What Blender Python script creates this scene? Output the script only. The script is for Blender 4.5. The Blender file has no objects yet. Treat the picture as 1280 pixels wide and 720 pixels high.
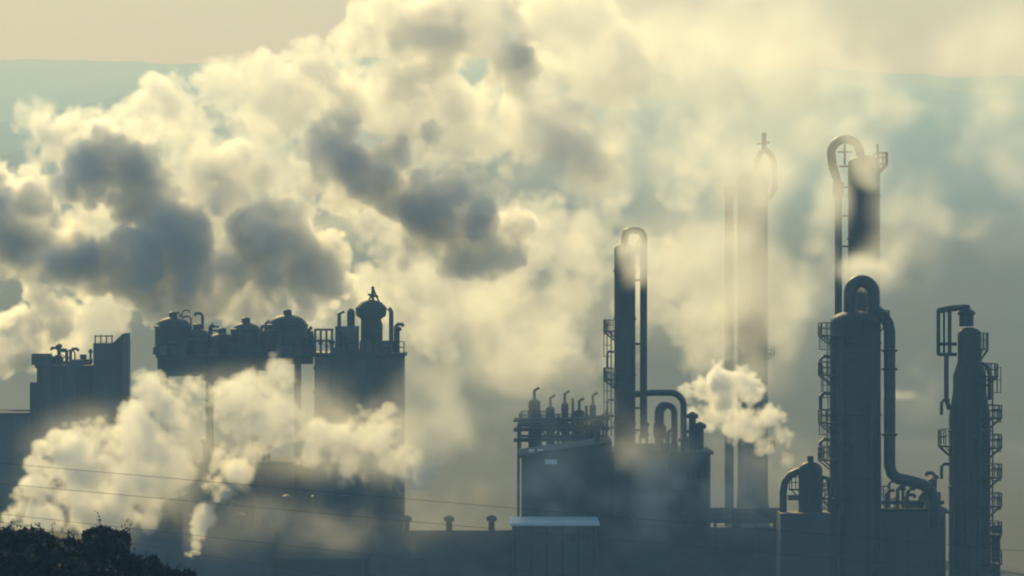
import bpy, math, random
import numpy as np

S = bpy.context.scene
C = S.collection
PI = math.pi

# ------------------------------------------------------------------ camera
EYE = 34.0
FPX = 5600.0                       # focal length in photograph pixels
cam = bpy.data.objects.new('camera', bpy.data.cameras.new('camera'))
C.objects.link(cam)
S.camera = cam
cam.location = (0, 0, EYE)
cam.rotation_euler = (PI / 2, 0, 0)
cam.data.sensor_width = 36
cam.data.lens = 36 * FPX / 1280
cam.data.clip_start = 1
cam.data.clip_end = 40000

# ------------------------------------------------------------------ sky, sun, exposure
SUN_EL, SUN_AZ = 25.0, -12.0       # behind the plant, a little to the left
world = bpy.data.worlds.new('World')
S.world = world
world.use_nodes = True
wt = world.node_tree
sky = wt.nodes.new('ShaderNodeTexSky')
sky.sky_type = 'NISHITA'
sky.sun_disc = False
sky.sun_elevation = math.radians(SUN_EL)
sky.sun_rotation = math.radians(SUN_AZ)
sky.dust_density = 0.4
sky.air_density = 1.0
sky.ozone_density = 8.0
wt.links.new(sky.outputs[0], wt.nodes['Background'].inputs[0])
wt.nodes['Background'].inputs[1].default_value = 0.135
lamp = bpy.data.lights.new('sun', 'SUN')
lamp.energy = 4.5
lamp.color = (1.0, 1.0, 0.60)
lamp.angle = math.radians(0.5)
sun = bpy.data.objects.new('sun', lamp)
C.objects.link(sun)
sun.rotation_euler = (math.radians(SUN_EL - 90), 0, math.radians(-SUN_AZ))
S.view_settings.view_transform = 'Standard'
S.view_settings.look = 'None'
S.view_settings.gamma = 1.0
S.view_settings.exposure = -0.34
cy = S.cycles
cy.use_denoising = True
try:
    cy.denoiser = 'OPENIMAGEDENOISE'
except Exception:
    pass
cy.max_bounces = 10
cy.volume_bounces = 7
cy.filter_width = 2.0
cy.transparent_max_bounces = 8
cy.volume_max_steps = 512
cy.volume_step_rate = 1.0

# ------------------------------------------------------------------ haze: even air round the whole place
HAZE_DENSITY = 1.0 / 2300
HAZE_COLOUR = (0.27, 0.56, 1.0)
HAZE_G = 0.25

def raw_box(name, a, b):
    v = [(x, y, z) for x in (a[0], b[0]) for y in (a[1], b[1]) for z in (a[2], b[2])]
    f = [(0, 1, 3, 2), (4, 6, 7, 5), (0, 4, 5, 1), (2, 3, 7, 6), (0, 2, 6, 4), (1, 5, 7, 3)]
    m = bpy.data.meshes.new(name)
    m.from_pydata(v, [], f)
    m.update()
    o = bpy.data.objects.new(name, m)
    C.objects.link(o)
    return o

def volume_material(name, density, colour, g, absorb=(1, 1, 1)):
    m = bpy.data.materials.new(name)
    m.use_nodes = True
    t = m.node_tree
    t.nodes.clear()
    o = t.nodes.new('ShaderNodeOutputMaterial')
    p = t.nodes.new('ShaderNodeVolumePrincipled')
    p.inputs['Density'].default_value = density
    p.inputs['Color'].default_value = (*colour, 1)
    p.inputs['Absorption Color'].default_value = (*absorb, 1)
    p.inputs['Anisotropy'].default_value = g
    t.links.new(p.outputs[0], o.inputs['Volume'])
    return m

hz = raw_box('haze', (-4600, -60, -1.0), (4600, 14200, 820))
hz.data.materials.append(volume_material('air', HAZE_DENSITY, HAZE_COLOUR, HAZE_G))
hz['kind'] = 'stuff'
hz['label'] = 'pale blue grey haze filling the air over the whole plant'

# ------------------------------------------------------------------ surface materials
def material(name, colour, rough=0.6, metal=0.0, vary=0.35, scale=0.6, bump=0.0, bscale=8.0, second=None, streak=False):
    m = bpy.data.materials.new(name)
    m.use_nodes = True
    t = m.node_tree
    p = t.nodes['Principled BSDF']
    p.inputs['Roughness'].default_value = rough
    p.inputs['Metallic'].default_value = metal
    tc = t.nodes.new('ShaderNodeTexCoord')
    mp = t.nodes.new('ShaderNodeMapping')
    mp.inputs['Scale'].default_value = (1, 1, 0.15) if streak else (1, 1, 1)
    t.links.new(tc.outputs['Object'], mp.inputs[0])
    n = t.nodes.new('ShaderNodeTexNoise')
    n.inputs['Scale'].default_value = scale
    n.inputs['Detail'].default_value = 6
    t.links.new(mp.outputs[0], n.inputs['Vector'])
    r = t.nodes.new('ShaderNodeValToRGB')
    r.color_ramp.elements[0].position = 0.32
    r.color_ramp.elements[1].position = 0.68
    a = tuple(c * (1 - vary) for c in colour)
    b = second or tuple(c * (1 + vary) for c in colour)
    r.color_ramp.elements[0].color = (*a, 1)
    r.color_ramp.elements[1].color = (*b, 1)
    t.links.new(n.outputs['Fac'], r.inputs[0])
    t.links.new(r.outputs[0], p.inputs['Base Color'])
    if bump:
        n2 = t.nodes.new('ShaderNodeTexNoise')
        n2.inputs['Scale'].default_value = bscale
        n2.inputs['Detail'].default_value = 5
        t.links.new(tc.outputs['Object'], n2.inputs['Vector'])
        bp = t.nodes.new('ShaderNodeBump')
        bp.inputs['Strength'].default_value = bump
        bp.inputs['Distance'].default_value = 0.1
        t.links.new(n2.outputs['Fac'], bp.inputs['Height'])
        t.links.new(bp.outputs[0], p.inputs['Normal'])
    return m

M = {
    'steel': material('weathered steel', (0.045, 0.046, 0.05), 0.65, 0.0, 0.4, 0.5, second=(0.07, 0.06, 0.052), streak=True),
    'dark': material('dark painted steel', (0.035, 0.036, 0.04), 0.6, 0.0, 0.4, 0.8, streak=True),
    'grey': material('grey cladding', (0.075, 0.08, 0.085), 0.7, 0.0, 0.25, 0.3, streak=True),
    'pipe': material('lagged pipe', (0.05, 0.05, 0.055), 0.5, 0.0, 0.3, 1.5),
    'white': material('white painted sheet', (0.75, 0.75, 0.72), 0.45, 0.0, 0.12, 0.5),
    'concrete': material('stained concrete', (0.10, 0.10, 0.10), 0.9, 0.0, 0.35, 0.4, 0.3, 4, streak=True),
    'leaf': material('bush leaf', (0.032, 0.032, 0.03), 0.95, 0, 0.4, 1.2),
    'bark': material('bark', (0.06, 0.045, 0.035), 0.9, 0, 0.4, 5, 0.4),
    'ground': material('rough ground', (0.06, 0.065, 0.045), 0.95, 0, 0.45, 0.03, second=(0.05, 0.06, 0.035)),
    'hill': material('wooded hillside', (0.055, 0.065, 0.04), 0.95, 0, 0.4, 0.006, second=(0.08, 0.085, 0.055)),
    'roof': material('dark roofing felt', (0.05, 0.05, 0.052), 0.95, 0, 0.35, 0.4),
    'wire': material('dark cable', (0.03, 0.03, 0.032), 0.6, 0, 0.2, 4),
}

# ------------------------------------------------------------------ helpers
def at(px, py, Y):
    """the point at distance Y seen at photograph pixel px, py"""
    return np.array(((px - 640) / FPX * Y, Y, EYE + (360 - py) / FPX * Y))

def wd(n, Y):
    return n / FPX * Y

class MB:
    def __init__(self):
        self.v, self.f, self.smooth = [], [], []
    def add(self, vs, fs, smooth=False):
        o = len(self.v)
        self.v += [tuple(map(float, p)) for p in vs]
        self.f += [tuple(i + o for i in q) for q in fs]
        self.smooth += [smooth] * len(fs)
        return self
    def box(self, a, b):
        x0, y0, z0 = a
        x1, y1, z1 = b
        v = [(x, y, z) for x in (x0, x1) for y in (y0, y1) for z in (z0, z1)]
        return self.add(v, [(0, 1, 3, 2), (4, 6, 7, 5), (0, 4, 5, 1), (2, 3, 7, 6), (0, 2, 6, 4), (1, 5, 7, 3)])
    def bar(self, a, b, w=0.06):
        return self.tube([a, b], w, 4)
    def tube(self, pts, r, n=10, caps=True):
        pts = [np.array(p, float) for p in pts]
        k = len(pts)
        rs = r if isinstance(r, (list, tuple)) else [r] * k
        vs, fs = [], []
        ref = None
        for i, p in enumerate(pts):
            t = pts[min(i + 1, k - 1)] - pts[max(i - 1, 0)]
            t = t / (np.linalg.norm(t) + 1e-9)
            if ref is None:
                h = np.array((0, 0, 1.0)) if abs(t[2]) < 0.9 else np.array((0, 1.0, 0))
                ref = np.cross(t, h)
            ref = ref - t * ref.dot(t)
            ref = ref / (np.linalg.norm(ref) + 1e-9)
            b = np.cross(t, ref)
            for j in range(n):
                a = 2 * PI * j / n
                vs.append(p + rs[i] * (math.cos(a) * ref + math.sin(a) * b))
        for i in range(k - 1):
            for j in range(n):
                fs.append((i * n + j, i * n + (j + 1) % n, (i + 1) * n + (j + 1) % n, (i + 1) * n + j))
        if caps:
            fs.append(tuple(range(n - 1, -1, -1)))
            fs.append(tuple((k - 1) * n + j for j in range(n)))
        return self.add(vs, fs, n > 5)
    def lathe(self, c, prof, n=28):
        """c = base centre, prof = [(radius, height)] bottom to top"""
        vs, fs = [], []
        for r, h in prof:
            for j in range(n):
                a = 2 * PI * j / n
                vs.append((c[0] + r * math.cos(a), c[1] + r * math.sin(a), c[2] + h))
        k = len(prof)
        for i in range(k - 1):
            for j in range(n):
                fs.append((i * n + j, i * n + (j + 1) % n, (i + 1) * n + (j + 1) % n, (i + 1) * n + j))
        fs.append(tuple(range(n - 1, -1, -1)))
        fs.append(tuple((k - 1) * n + j for j in range(n)))
        return self.add(vs, fs, True)
    def build(self, name, mat, parent=None):
        m = bpy.data.meshes.new(name)
        off = (0, 0, 0)
        if parent is not None:
            r = parent
            while r.parent is not None:
                r = r.parent
            off = tuple(r.location)
        m.from_pydata([(x - off[0], y - off[1], z - off[2]) for x, y, z in self.v], [], self.f)
        m.polygons.foreach_set('use_smooth', self.smooth)
        m.update()
        try:
            m.set_sharp_from_angle(angle=math.radians(40))
        except Exception:
            pass
        m.materials.append(M[mat])
        o = bpy.data.objects.new(name, m)
        C.objects.link(o)
        if parent is not None:
            o.parent = parent
        return o

def tag(o, label=None, cat=None, group=None, kind=None):
    if label: o['label'] = label
    if cat: o['category'] = cat
    if group: o['group'] = group
    if kind: o['kind'] = kind
    return o

def thing(name, label, cat, loc, group=None):
    o = bpy.data.objects.new(name, None)
    C.objects.link(o)
    o.location = tuple(float(c) for c in loc)
    o.empty_display_size = 0.5
    return tag(o, label, cat, group)

def arc_pts(c, r, a0, a1, n=10):
    """arc in the x-z plane, degrees, 0 = +x, 90 = up"""
    return [np.array((c[0] + r * math.cos(math.radians(a0 + (a1 - a0) * i / n)), c[1],
                      c[2] + r * math.sin(math.radians(a0 + (a1 - a0) * i / n)))) for i in range(n + 1)]

def dome(r, h0, n=5, k=0.5):
    return [(r * math.cos(PI / 2 * i / n), h0 + r * k * math.sin(PI / 2 * i / n)) for i in range(n)] + [(0.02, h0 + r * k)]

def platform(root, c, z, r0, r1, a0, a1, rail=1.1):
    """an arc of grating round a column at height z with its railing; angles in degrees from +x, -90 faces the camera"""
    n = max(3, int(abs(a1 - a0) / 15))
    A = [math.radians(a0 + (a1 - a0) * i / n) for i in range(n + 1)]
    m = MB()
    vs = []
    for a in A:
        for r, h in ((r0, -0.1), (r1, -0.1), (r1, 0.05), (r0, 0.05)):
            vs.append((c[0] + r * math.cos(a), c[1] + r * math.sin(a), z + h))
    fs = []
    for i in range(n):
        for j in range(4):
            fs.append((i * 4 + j, i * 4 + (j + 1) % 4, i * 4 + 4 + (j + 1) % 4, i * 4 + 4 + j))
    fs += [(0, 1, 2, 3), (n * 4 + 3, n * 4 + 2, n * 4 + 1, n * 4)]
    m.add(vs, fs)
    for i in range(0, n + 1, 2):                       # brackets back to the shell
        a = A[i]
        m.bar((c[0] + r1 * 0.97 * math.cos(a), c[1] + r1 * 0.97 * math.sin(a), z - 0.1),
              (c[0] + r0 * math.cos(a), c[1] + r0 * math.sin(a), z - 0.9), 0.06)
    p = m.build('platform', 'dark', root)
    m = MB()
    ring = [(c[0] + (r1 - 0.06) * math.cos(a), c[1] + (r1 - 0.06) * math.sin(a)) for a in A]
    for h in (rail, rail * 0.55):
        m.tube([(x, y, z + h) for x, y in ring], 0.045, 5)
    for x, y in ring:
        m.bar((x, y, z), (x, y, z + rail), 0.045)
    m.build('railing', 'dark', p)
    return p

def ladder(root, c, r, ang, z0, z1, cage=True):
    a = math.radians(ang)
    d = np.array((math.cos(a), math.sin(a), 0))
    s = np.array((-math.sin(a), math.cos(a), 0))
    o = np.array((c[0], c[1], 0)) + d * r
    m = MB()
    for k in (-0.25, 0.25):
        q = o + s * k
        m.bar((q[0], q[1], z0), (q[0], q[1], z1), 0.035)
    z = z0 + 0.2
    while z < z1:
        m.bar((*(o - s * 0.25)[:2], z), (*(o + s * 0.25)[:2], z), 0.02)
        z += 0.35
    lad = m.build('ladder', 'dark', root)
    if cage:
        m = MB()
        z = z0 + 2.2
        while z < z1 + 0.9:
            pts = [o + s * 0.38 * math.cos(t) + d * (0.05 + 0.7 * math.sin(t)) for t in [PI * i / 6 for i in range(7)]]
            m.tube([(p[0], p[1], z) for p in pts], 0.03, 4)
            z += 1.1
        for t in (0.5, 1.2, 1.9, 2.6):
            p = o + s * 0.38 * math.cos(t) + d * (0.05 + 0.7 * math.sin(t))
            m.bar((p[0], p[1], min(z0 + 2.2, z1)), (p[0], p[1], z1 + 0.8), 0.025)
        m.build('cage', 'dark', lad)
    return lad

def band(root, c, r, z):
    return MB().lathe((c[0], c[1], z), [(r, 0), (r + 0.09, 0.02), (r + 0.09, 0.2), (r, 0.22)]).build('flange', 'dark', root)

def clutter(root, x0, x1, y0, y1, z, h0, h1, n, seed):
    """small vents, bends and rails standing about on a roof or deck"""
    q = random.Random(seed)
    for k in range(n):
        x, y, h = q.uniform(x0, x1), q.uniform(y0, y1), q.uniform(h0, h1)
        w = q.uniform(.07, .2)
        s = q.choice((-1, 1))
        kind = q.randrange(4)
        if kind == 0:
            MB().tube([(x, y, z), (x, y, z + h), (x + s * .25, y, z + h + .25), (x + s * .7, y, z + h + .25), (x + s * .85, y, z + h)], w, 7).build('vent_pipe', 'pipe', root)
        elif kind == 1:
            MB().lathe((x, y, z), [(w, 0), (w, h), (w * 2, h + .05), (w * 2, h + .3), (.03, h + .5)], 10).build('roof_cowl', 'steel', root)
        elif kind == 2:
            m = MB()
            m.bar((x, y, z), (x, y, z + h), .06)
            m.bar((x, y, z + h * .8), (x + s * .9, y, z + h * .8), .05)
            m.bar((x, y, z + h * .45), (x + s * .9, y, z + h * .8), .035)
            m.build('bracket', 'dark', root)
        else:
            b = q.uniform(.4, 1.1)
            MB().box((x - b, y - .5, z), (x + b, y + .5, z + h * .55)).add([], []).build('equipment_cabinet', 'concrete', root)

# ------------------------------------------------------------------ the setting: ground and far hill
def sstep(a, b, x):
    t = min(1, max(0, (x - a) / (b - a)))
    return t * t * (3 - 2 * t)

rnd = random.Random(4)

def ground_z(x, y):
    k = 1 - sstep(140, 285, y)
    left = sstep(5, 13, -x)
    return k * (17 + 9.2 * left) + 0.15 * math.sin(x * 0.21) * math.cos(y * 0.17)

xs = [-4400, -1500, -700, -350, -200, -120] + list(range(-80, 81, 5)) + [120, 200, 350, 700, 1500, 4400]
ys = [-40, 0, 40, 70] + list(range(90, 280, 8)) + [320, 400, 500, 700, 1000, 1500, 2200, 3000, 4200]
gm = MB()
gm.add([(x, y, ground_z(x, y)) for y in ys for x in xs],
       [(j * len(xs) + i, j * len(xs) + i + 1, (j + 1) * len(xs) + i + 1, (j + 1) * len(xs) + i)
        for j in range(len(ys) - 1) for i in range(len(xs) - 1)], True)
tag(gm.build('ground', 'hill'), kind='structure')

# long wooded ridge on the skyline
hx = [-4400 + 8800 * i / 170 for i in range(171)]
hp = [i / 24 for i in range(25)]
def ridge(x):
    z = 694 - 40 * sstep(0, 1400, x) + 7 * math.sin(x * 0.0025 + 1) + 4 * math.sin(x * 0.008)
    return z
hm_ = MB()
vs = []
hy = np.array((900, 1100, 1500, 2500, 4000, 6500, 9000, 13000.))
hzz = np.array((-4, 2, 34, 72, 150, 285, 440, 694.))
for t in hp:
    y = 900 * (13000 / 900) ** t
    f = float(np.interp(y, hy, hzz)) / 694
    for i, x in enumerate(hx):
        bump = (.016 * math.sin(x * 0.006 + t * 5) + .009 * math.sin(x * 0.017 - t * 9)) * y * math.sin(PI * t) * .35
        tops = rnd.uniform(0, 9) if t == 1 else 0
        vs.append((x, y, f * ridge(x) + bump + tops))
for i, x in enumerate(hx):
    vs.append((x, 13900, ridge(x) * 0.8))
hm_.add(vs, [(j * 171 + i, j * 171 + i + 1, (j + 1) * 171 + i + 1, (j + 1) * 171 + i) for j in range(25) for i in range(170)], True)
tag(hm_.build('hills', 'hill'), kind='structure')

# ------------------------------------------------------------------ right: the big dark column
Y = 395
c = at(1069, 720, Y); c[2] = 0
R = wd(32, Y)
Z = lambda py, Y_=Y: EYE + (360 - py) / FPX * Y_
t = thing('distillation_column', 'broad dark distillation column with thick pipe loop on its crown', 'column', c)
MB().lathe(c, [(R + 0.25, 0), (R + 0.25, 1.5), (R, 3.0), (R, Z(404))] + dome(R, Z(404), 6, 0.5)).build('shell', 'steel', t)
a0 = at(1077, 366, Y)
lp = [at(1077 - 15, 400, Y)] + arc_pts(a0, wd(14.5, Y), 180, 0, 10) + [at(1077 + 14.5, 402, Y)]
MB().tube(lp, wd(8, Y), 14).build('overhead_pipe', 'pipe', t)
mm = at(1112, 0, Y)
sp = [at(1084, 386, Y), at(1098, 390, Y), at(1105, 396, Y), at(1110, 404, Y), at(1112, 414, Y), at(1112, 500, Y), at(1112, 582, Y),
      at(1115, 592, Y), at(1122, 598, Y), at(1140, 602, Y), at(1154, 606, Y), at(1164, 614, Y), at(1168, 626, Y), at(1168, 660, Y)]
dp = MB().tube(sp, wd(7.4, Y), 14).build('downcomer_pipe', 'pipe', t)
for py in (440, 463, 545):
    q = at(1112, py, Y)
    MB().lathe(q, [(wd(7.4, Y), 0), (wd(10, Y), 0.02), (wd(10, Y), 0.22), (wd(7.4, Y), 0.24)], 16).build('flange', 'dark', dp)
for py in (430, 520, 600):
    band(t, c, R, Z(py))
for py, a, b in ((419, 118, 262), (468, 120, 235), (528, 120, 245), (574, 115, 240), (622, 110, 250)):
    platform(t, c, Z(py), R, R + wd(15, Y), a, b)
ladder(t, c, R + 0.25, 190, Z(468), Z(419))
ladder(t, c, R + 0.25, 200, Z(528), Z(468))
ladder(t, c, R + 0.25, 188, Z(574), Z(528))
for px, py in ((1062, 450), (1080, 500), (1058, 560)):
    q = at(px, py, Y); q[1] = Y - R + 0.15
    MB().tube([q, q + np.array((0, -0.7, 0))], [0.38, 0.38], 14).build('manhole', 'dark', t)
q = at(1050, 470, Y); q[1] = Y - R - 0.25
MB().tube([(q[0], q[1], Z(398)), (q[0], q[1], Z(640))], 0.13, 8).build('riser_pipe', 'pipe', t)

for k, ang in enumerate((-150, -128, -60, -35)):
    an = math.radians(ang)
    qx, qy = c[0] + (R + .22) * math.cos(an), c[1] + (R + .22) * math.sin(an)
    MB().tube([(qx, qy, 0), (qx, qy, Z(420 + 40 * k))], .11 + .03 * (k % 2), 8).build('riser_pipe', 'pipe', t)
for k in range(13):
    zz = Z(410) - k * 1.9
    MB().lathe((c[0], c[1], zz), [(R, 0), (R + .035, .01), (R + .035, .12), (R, .13)]).build('weld_band', 'steel', t)
for py in (446, 492, 550, 598):
    q = at(1037, py, Y)
    MB().tube([q, q + np.array((-.5, 0, .05)), q + np.array((-.8, 0, -.2)), q + np.array((-.8, 0, -1.6))], .16, 8).build('nozzle', 'pipe', t)
platform(t, c, Z(402), R, R + .8, -80, 25, 1.0)

# slim tall column behind it with a swan-neck
Y2 = 440
c2 = at(1080, 720, Y2); c2[2] = 0
R2 = wd(20, Y2)
Z2 = lambda py: EYE + (360 - py) / FPX * Y2
t = thing('tall_column', 'tall slim column behind the broad one with swan-neck pipe in steam', 'column', c2)
MB().lathe(c2, [(R2 + 0.3, 0), (R2, 4), (R2, Z2(204))] + dome(R2, Z2(204), 5, 0.5)).build('shell', 'steel', t)
g = [at(1076, 200, Y2), at(1075, 190, Y2)] + [at(1071, 180, Y2)] + arc_pts(at(1057, 192, Y2), wd(18, Y2), 55, 180, 9) + \
    [at(1041, 208, Y2), at(1044, 218, Y2), at(1048, 230, Y2), at(1048, 300, Y2), at(1048, 560, Y2)]
MB().tube(g, [wd(5.5, Y2)] * (len(g) - 3) + [wd(4.6, Y2)] * 3, 12).build('swan_neck_pipe', 'pipe', t)
q = at(1048, 246, Y2)
MB().lathe(q, [(wd(4.6, Y2), 0), (wd(7, Y2), .1), (wd(7, Y2), 1.4), (wd(4.6, Y2), 1.5)], 14).build('valve_body', 'dark', t)
q = at(1056, 196, Y2)
m = MB(); m.bar(at(1056, 180, Y2), at(1056, 206, Y2), 0.1); m.bar(at(1047, 190, Y2), at(1066, 190, Y2), 0.07)
m.build('hoist_davit', 'dark', t)
for py in (246, 300):
    band(t, c2, R2, Z2(py))
platform(t, c2, Z2(205), R2, R2 + 0.8, -60, 60)
MB().bar(at(1097, 203, Y2), at(1097, 180, Y2), 0.09).build('vent_pipe', 'dark', t)

for k in range(9):
    zz = Z2(215) - k * 1.6
    MB().lathe((c2[0], c2[1], zz), [(R2, 0), (R2 + .03, .01), (R2 + .03, .1), (R2, .11)]).build('weld_band', 'steel', t)
for py in (200, 226, 262, 300, 330):
    MB().bar(at(1049, py + 8, Y2), at(1063, py + 8, Y2), .08).build('bracket', 'dark', t)

# low vessel in front, left of the broad column
Y3 = 380
c3 = at(1013, 720, Y3); c3[2] = 0
R3 = wd(15, Y3)
Z3 = lambda py: EYE + (360 - py) / FPX * Y3
t = thing('accumulator_vessel', 'squat domed vessel with bent side pipe before the broad column', 'vessel', c3)
MB().lathe(c3, [(R3 * 1.1, 0), (R3, 2), (R3, Z3(588))] + dome(R3, Z3(588), 6, 0.75)).build('shell', 'dark', t)
MB().box((at(973, 0, Y3)[0], Y3 - 2.5, 0), (at(1036, 0, Y3)[0], Y3 + 3, Z3(640))).build('base_housing', 'grey', t)
pp = [at(1003, 588, Y3), at(996, 590, Y3), at(988, 594, Y3), at(981, 603, Y3), at(979, 615, Y3), at(979, 642, Y3)]
MB().tube(pp, wd(4.6, Y3), 12).build('side_pipe', 'pipe', t)
MB().tube([at(1000, 622, Y3), at(985, 622, Y3)], wd(3.5, Y3), 10).build('cross_pipe', 'pipe', t)
MB().tube([at(1026, 596, Y3), at(1034, 598, Y3), at(1037, 606, Y3), at(1037, 642, Y3)], wd(2.6, Y3), 10).build('drain_pipe', 'pipe', t)
MB().tube([at(1013, 580, Y3), at(1013, 570, Y3)], wd(4, Y3), 12).build('nozzle', 'dark', t)
platform(t, c3, Z3(612), R3, R3 + 0.9, 20, 160, 1.0)

# pump house between the two right-hand columns
Y4 = 400
t = thing('pump_house', 'low flat-roofed dark block below the downcomer pipe', 'building', at(1140, 720, Y4) * (1, 1, 0))
MB().box((at(1040, 0, Y4)[0], Y4 + 3, 0), (at(1186, 0, Y4)[0], Y4 + 16, Z(642, Y4))).build('wall', 'grey', t)
MB().box((at(1038, 0, Y4)[0], Y4 + 2.7, Z(642, Y4)), (at(1188, 0, Y4)[0], Y4 + 16.3, Z(638, Y4))).build('roof', 'roof', t)
for px in range(1046, 1184, 12):
    x = at(px, 0, Y4)[0]
    MB().box((x - .08, Y4 + 2.9, 0), (x + .08, Y4 + 2.998, Z(642, Y4) - .02)).build('cladding_rib', 'grey', t)
for px, py in ((1108, 618), (1122, 612), (1134, 616), (1150, 622)):
    MB().tube([at(px, 650, Y4 + 4), at(px, py, Y4 + 4), at(px + 4, py - 5, Y4 + 4), at(px + 10, py - 5, Y4 + 4)], wd(2.4, Y4), 8).build('vent_pipe', 'pipe', t)
MB().tube([at(1100, 628, Y4 + 4), at(1180, 628, Y4 + 4)], wd(2.6, Y4), 8).build('header_pipe', 'pipe', t)

clutter(t, at(1044, 0, Y4)[0], at(1182, 0, Y4)[0], Y4 + 3.4, Y4 + 8, Z(638, Y4), .8, 3.0, 26, 16)

# ------------------------------------------------------------------ far right column with stacked platforms
Y5 = 390
c5 = at(1212, 720, Y5); c5[2] = 0
Z5 = lambda py: EYE + (360 - py) / FPX * Y5
t = thing('stepped_column', 'narrow-topped column at the right edge with ladder platforms stacked up its side', 'column', c5)
ra, rb, rc = wd(15, Y5), wd(21, Y5), wd(26, Y5)
MB().lathe(c5, [(rc * 1.05, 0), (rc, 2), (rc, Z5(520)), (rb, Z5(490)), (rb, Z5(470)), (ra, Z5(452)), (ra, Z5(418))] + dome(ra, Z5(418), 5, 0.6)).build('shell', 'steel', t)
hb = at(1208, 408, Y5)
MB().lathe(hb, [(wd(9, Y5), 0), (wd(9, Y5), wd(14, Y5)), (wd(11, Y5), wd(15, Y5)), (wd(11, Y5), wd(18, Y5)), (wd(5, Y5), wd(22, Y5)), (wd(4, Y5), wd(27, Y5))], 16).build('head_nozzle', 'dark', t)
fr = MB()
for px in (1173, 1187):
    fr.bar(at(px, 443, Y5), at(px, 387, Y5), 0.17)
    fr.bar(at(px, 443, Y5 + 1.6), at(px, 387, Y5 + 1.6), 0.17)
for py in (387, 430, 443):
    fr.bar(at(1173, py, Y5), at(1196, py, Y5), 0.15)
    fr.bar(at(1173, py, Y5 + 1.6), at(1196, py, Y5 + 1.6), 0.15)
    fr.bar(at(1173, py, Y5), at(1173, py, Y5 + 1.6), 0.15)
fr.bar(at(1180, 387, Y5), at(1180, 443, Y5), 0.1)
fr.build('hoist_frame', 'dark', t)
MB().tube([at(1175, 388, Y5), at(1190, 385, Y5), at(1208, 384, Y5)], 0.26, 8).build('relief_pipe', 'pipe', t)
MB().tube([at(1183, 443, Y5), at(1183, 500, Y5), at(1187, 512, Y5)], wd(3, Y5), 8).build('drop_pipe', 'pipe', t)
MB().tube([at(1222, 455, Y5), at(1229, 455, Y5), at(1235, 459, Y5), at(1237, 468, Y5), at(1237, 500, Y5)], wd(2.6, Y5), 8).build('loop_pipe', 'pipe', t)
platform(t, c5, Z5(436), ra, wd(24, Y5), -50, 50, 1.4)
for py, rr in ((470, rb), (522, rc), (559, rc), (596, rc), (632, rc), (668, rc), (704, rc)):
    platform(t, c5, Z5(py), rr, rr + wd(15, Y5) , -62, 55)
platform(t, c5, Z5(557), rc, rc + wd(14, Y5), 125, 215, 1.4)
for za, zb in ((522, 470), (559, 522), (596, 559), (632, 596), (668, 632), (704, 668)):
    ladder(t, c5, rc + 0.2, -14, Z5(za), Z5(zb))
for py in (540, 610):
    band(t, c5, rc, Z5(py))
MB().box((at(1242, 0, Y5)[0], Y5 + 1, 0), (at(1252, 0, Y5)[0], Y5 + 4, Z5(660))).build('pipe_chase', 'grey', t)

for k in range(10):
    zz = Z5(525) - k * 1.7
    MB().lathe((c5[0], c5[1], zz), [(rc, 0), (rc + .035, .01), (rc + .035, .12), (rc, .13)]).build('weld_band', 'steel', t)
for ang in (-140, -100, -70):
    an = math.radians(ang)
    qx, qy = c5[0] + (rc + .2) * math.cos(an), c5[1] + (rc + .2) * math.sin(an)
    MB().tube([(qx, qy, 0), (qx, qy, Z5(500 - ang / 10))], .12, 8).build('riser_pipe', 'pipe', t)
for py in (500, 580, 640):
    q = at(1187, py, Y5)
    MB().tube([q, q + np.array((-.5, 0, 0)), q + np.array((-.7, 0, -.25)), q + np.array((-.7, 0, -1.3))], .14, 8).build('nozzle', 'pipe', t)

# ------------------------------------------------------------------ centre column with gooseneck
Y6 = 435
c6 = at(781, 720, Y6); c6[2] = 0
R6 = wd(13.2, Y6)
Z6 = lambda py: EYE + (360 - py) / FPX * Y6
t = thing('gooseneck_column', 'slender column at centre with a thin gooseneck pipe down its right side', 'column', c6)
MB().lathe(c6, [(R6 + .25, 0), (R6, 4), (R6, Z6(312))] + dome(R6, Z6(312), 5, 0.6)).build('shell', 'steel', t)
gp = [at(781, 306, Y6), at(781, 296, Y6), at(783, 290, Y6), at(789, 287.5, Y6), at(795, 288, Y6)] + arc_pts(at(795, 297.5, Y6), wd(9.5, Y6), 80, 0, 6) + \
     [at(804.5, 310, Y6), at(804.5, 400, Y6), at(804.5, 548, Y6)]
MB().tube(gp, wd(4.5, Y6), 12).build('gooseneck_pipe', 'pipe', t)
m = MB(); m.tube([at(797, 318, Y6), at(797, 303, Y6), at(800, 299, Y6)], wd(1.7, Y6), 8); m.bar(at(794, 310, Y6), at(804, 310, Y6), 0.08)
m.build('relief_valve', 'dark', t)
for py in (340, 400, 470, 530):
    band(t, c6, R6, Z6(py))
for py in (414, 474):
    platform(t, c6, Z6(py), R6, R6 + wd(14, Y6), 130, 235)
ladder(t, c6, R6 + .3, 184, Z6(474), Z6(414))
ladder(t, c6, R6 + .3, 184, Z6(545), Z6(474))
for py in (350, 430, 510):
    MB().bar(at(792, py, Y6), at(806, py, Y6), 0.1).build('bracket', 'dark', t)

for k in range(12):
    zz = Z6(330) - k * 1.7
    MB().lathe((c6[0], c6[1], zz), [(R6, 0), (R6 + .03, .01), (R6 + .03, .1), (R6, .11)]).build('weld_band', 'steel', t)
for py in (440, 500, 520):
    q = at(767.5, py, Y6)
    MB().tube([q, q + np.array((-.5, 0, .05)), q + np.array((-.65, 0, -.2)), q + np.array((-.65, 0, -1.5))], .11, 7).build('nozzle', 'pipe', t)

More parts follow.
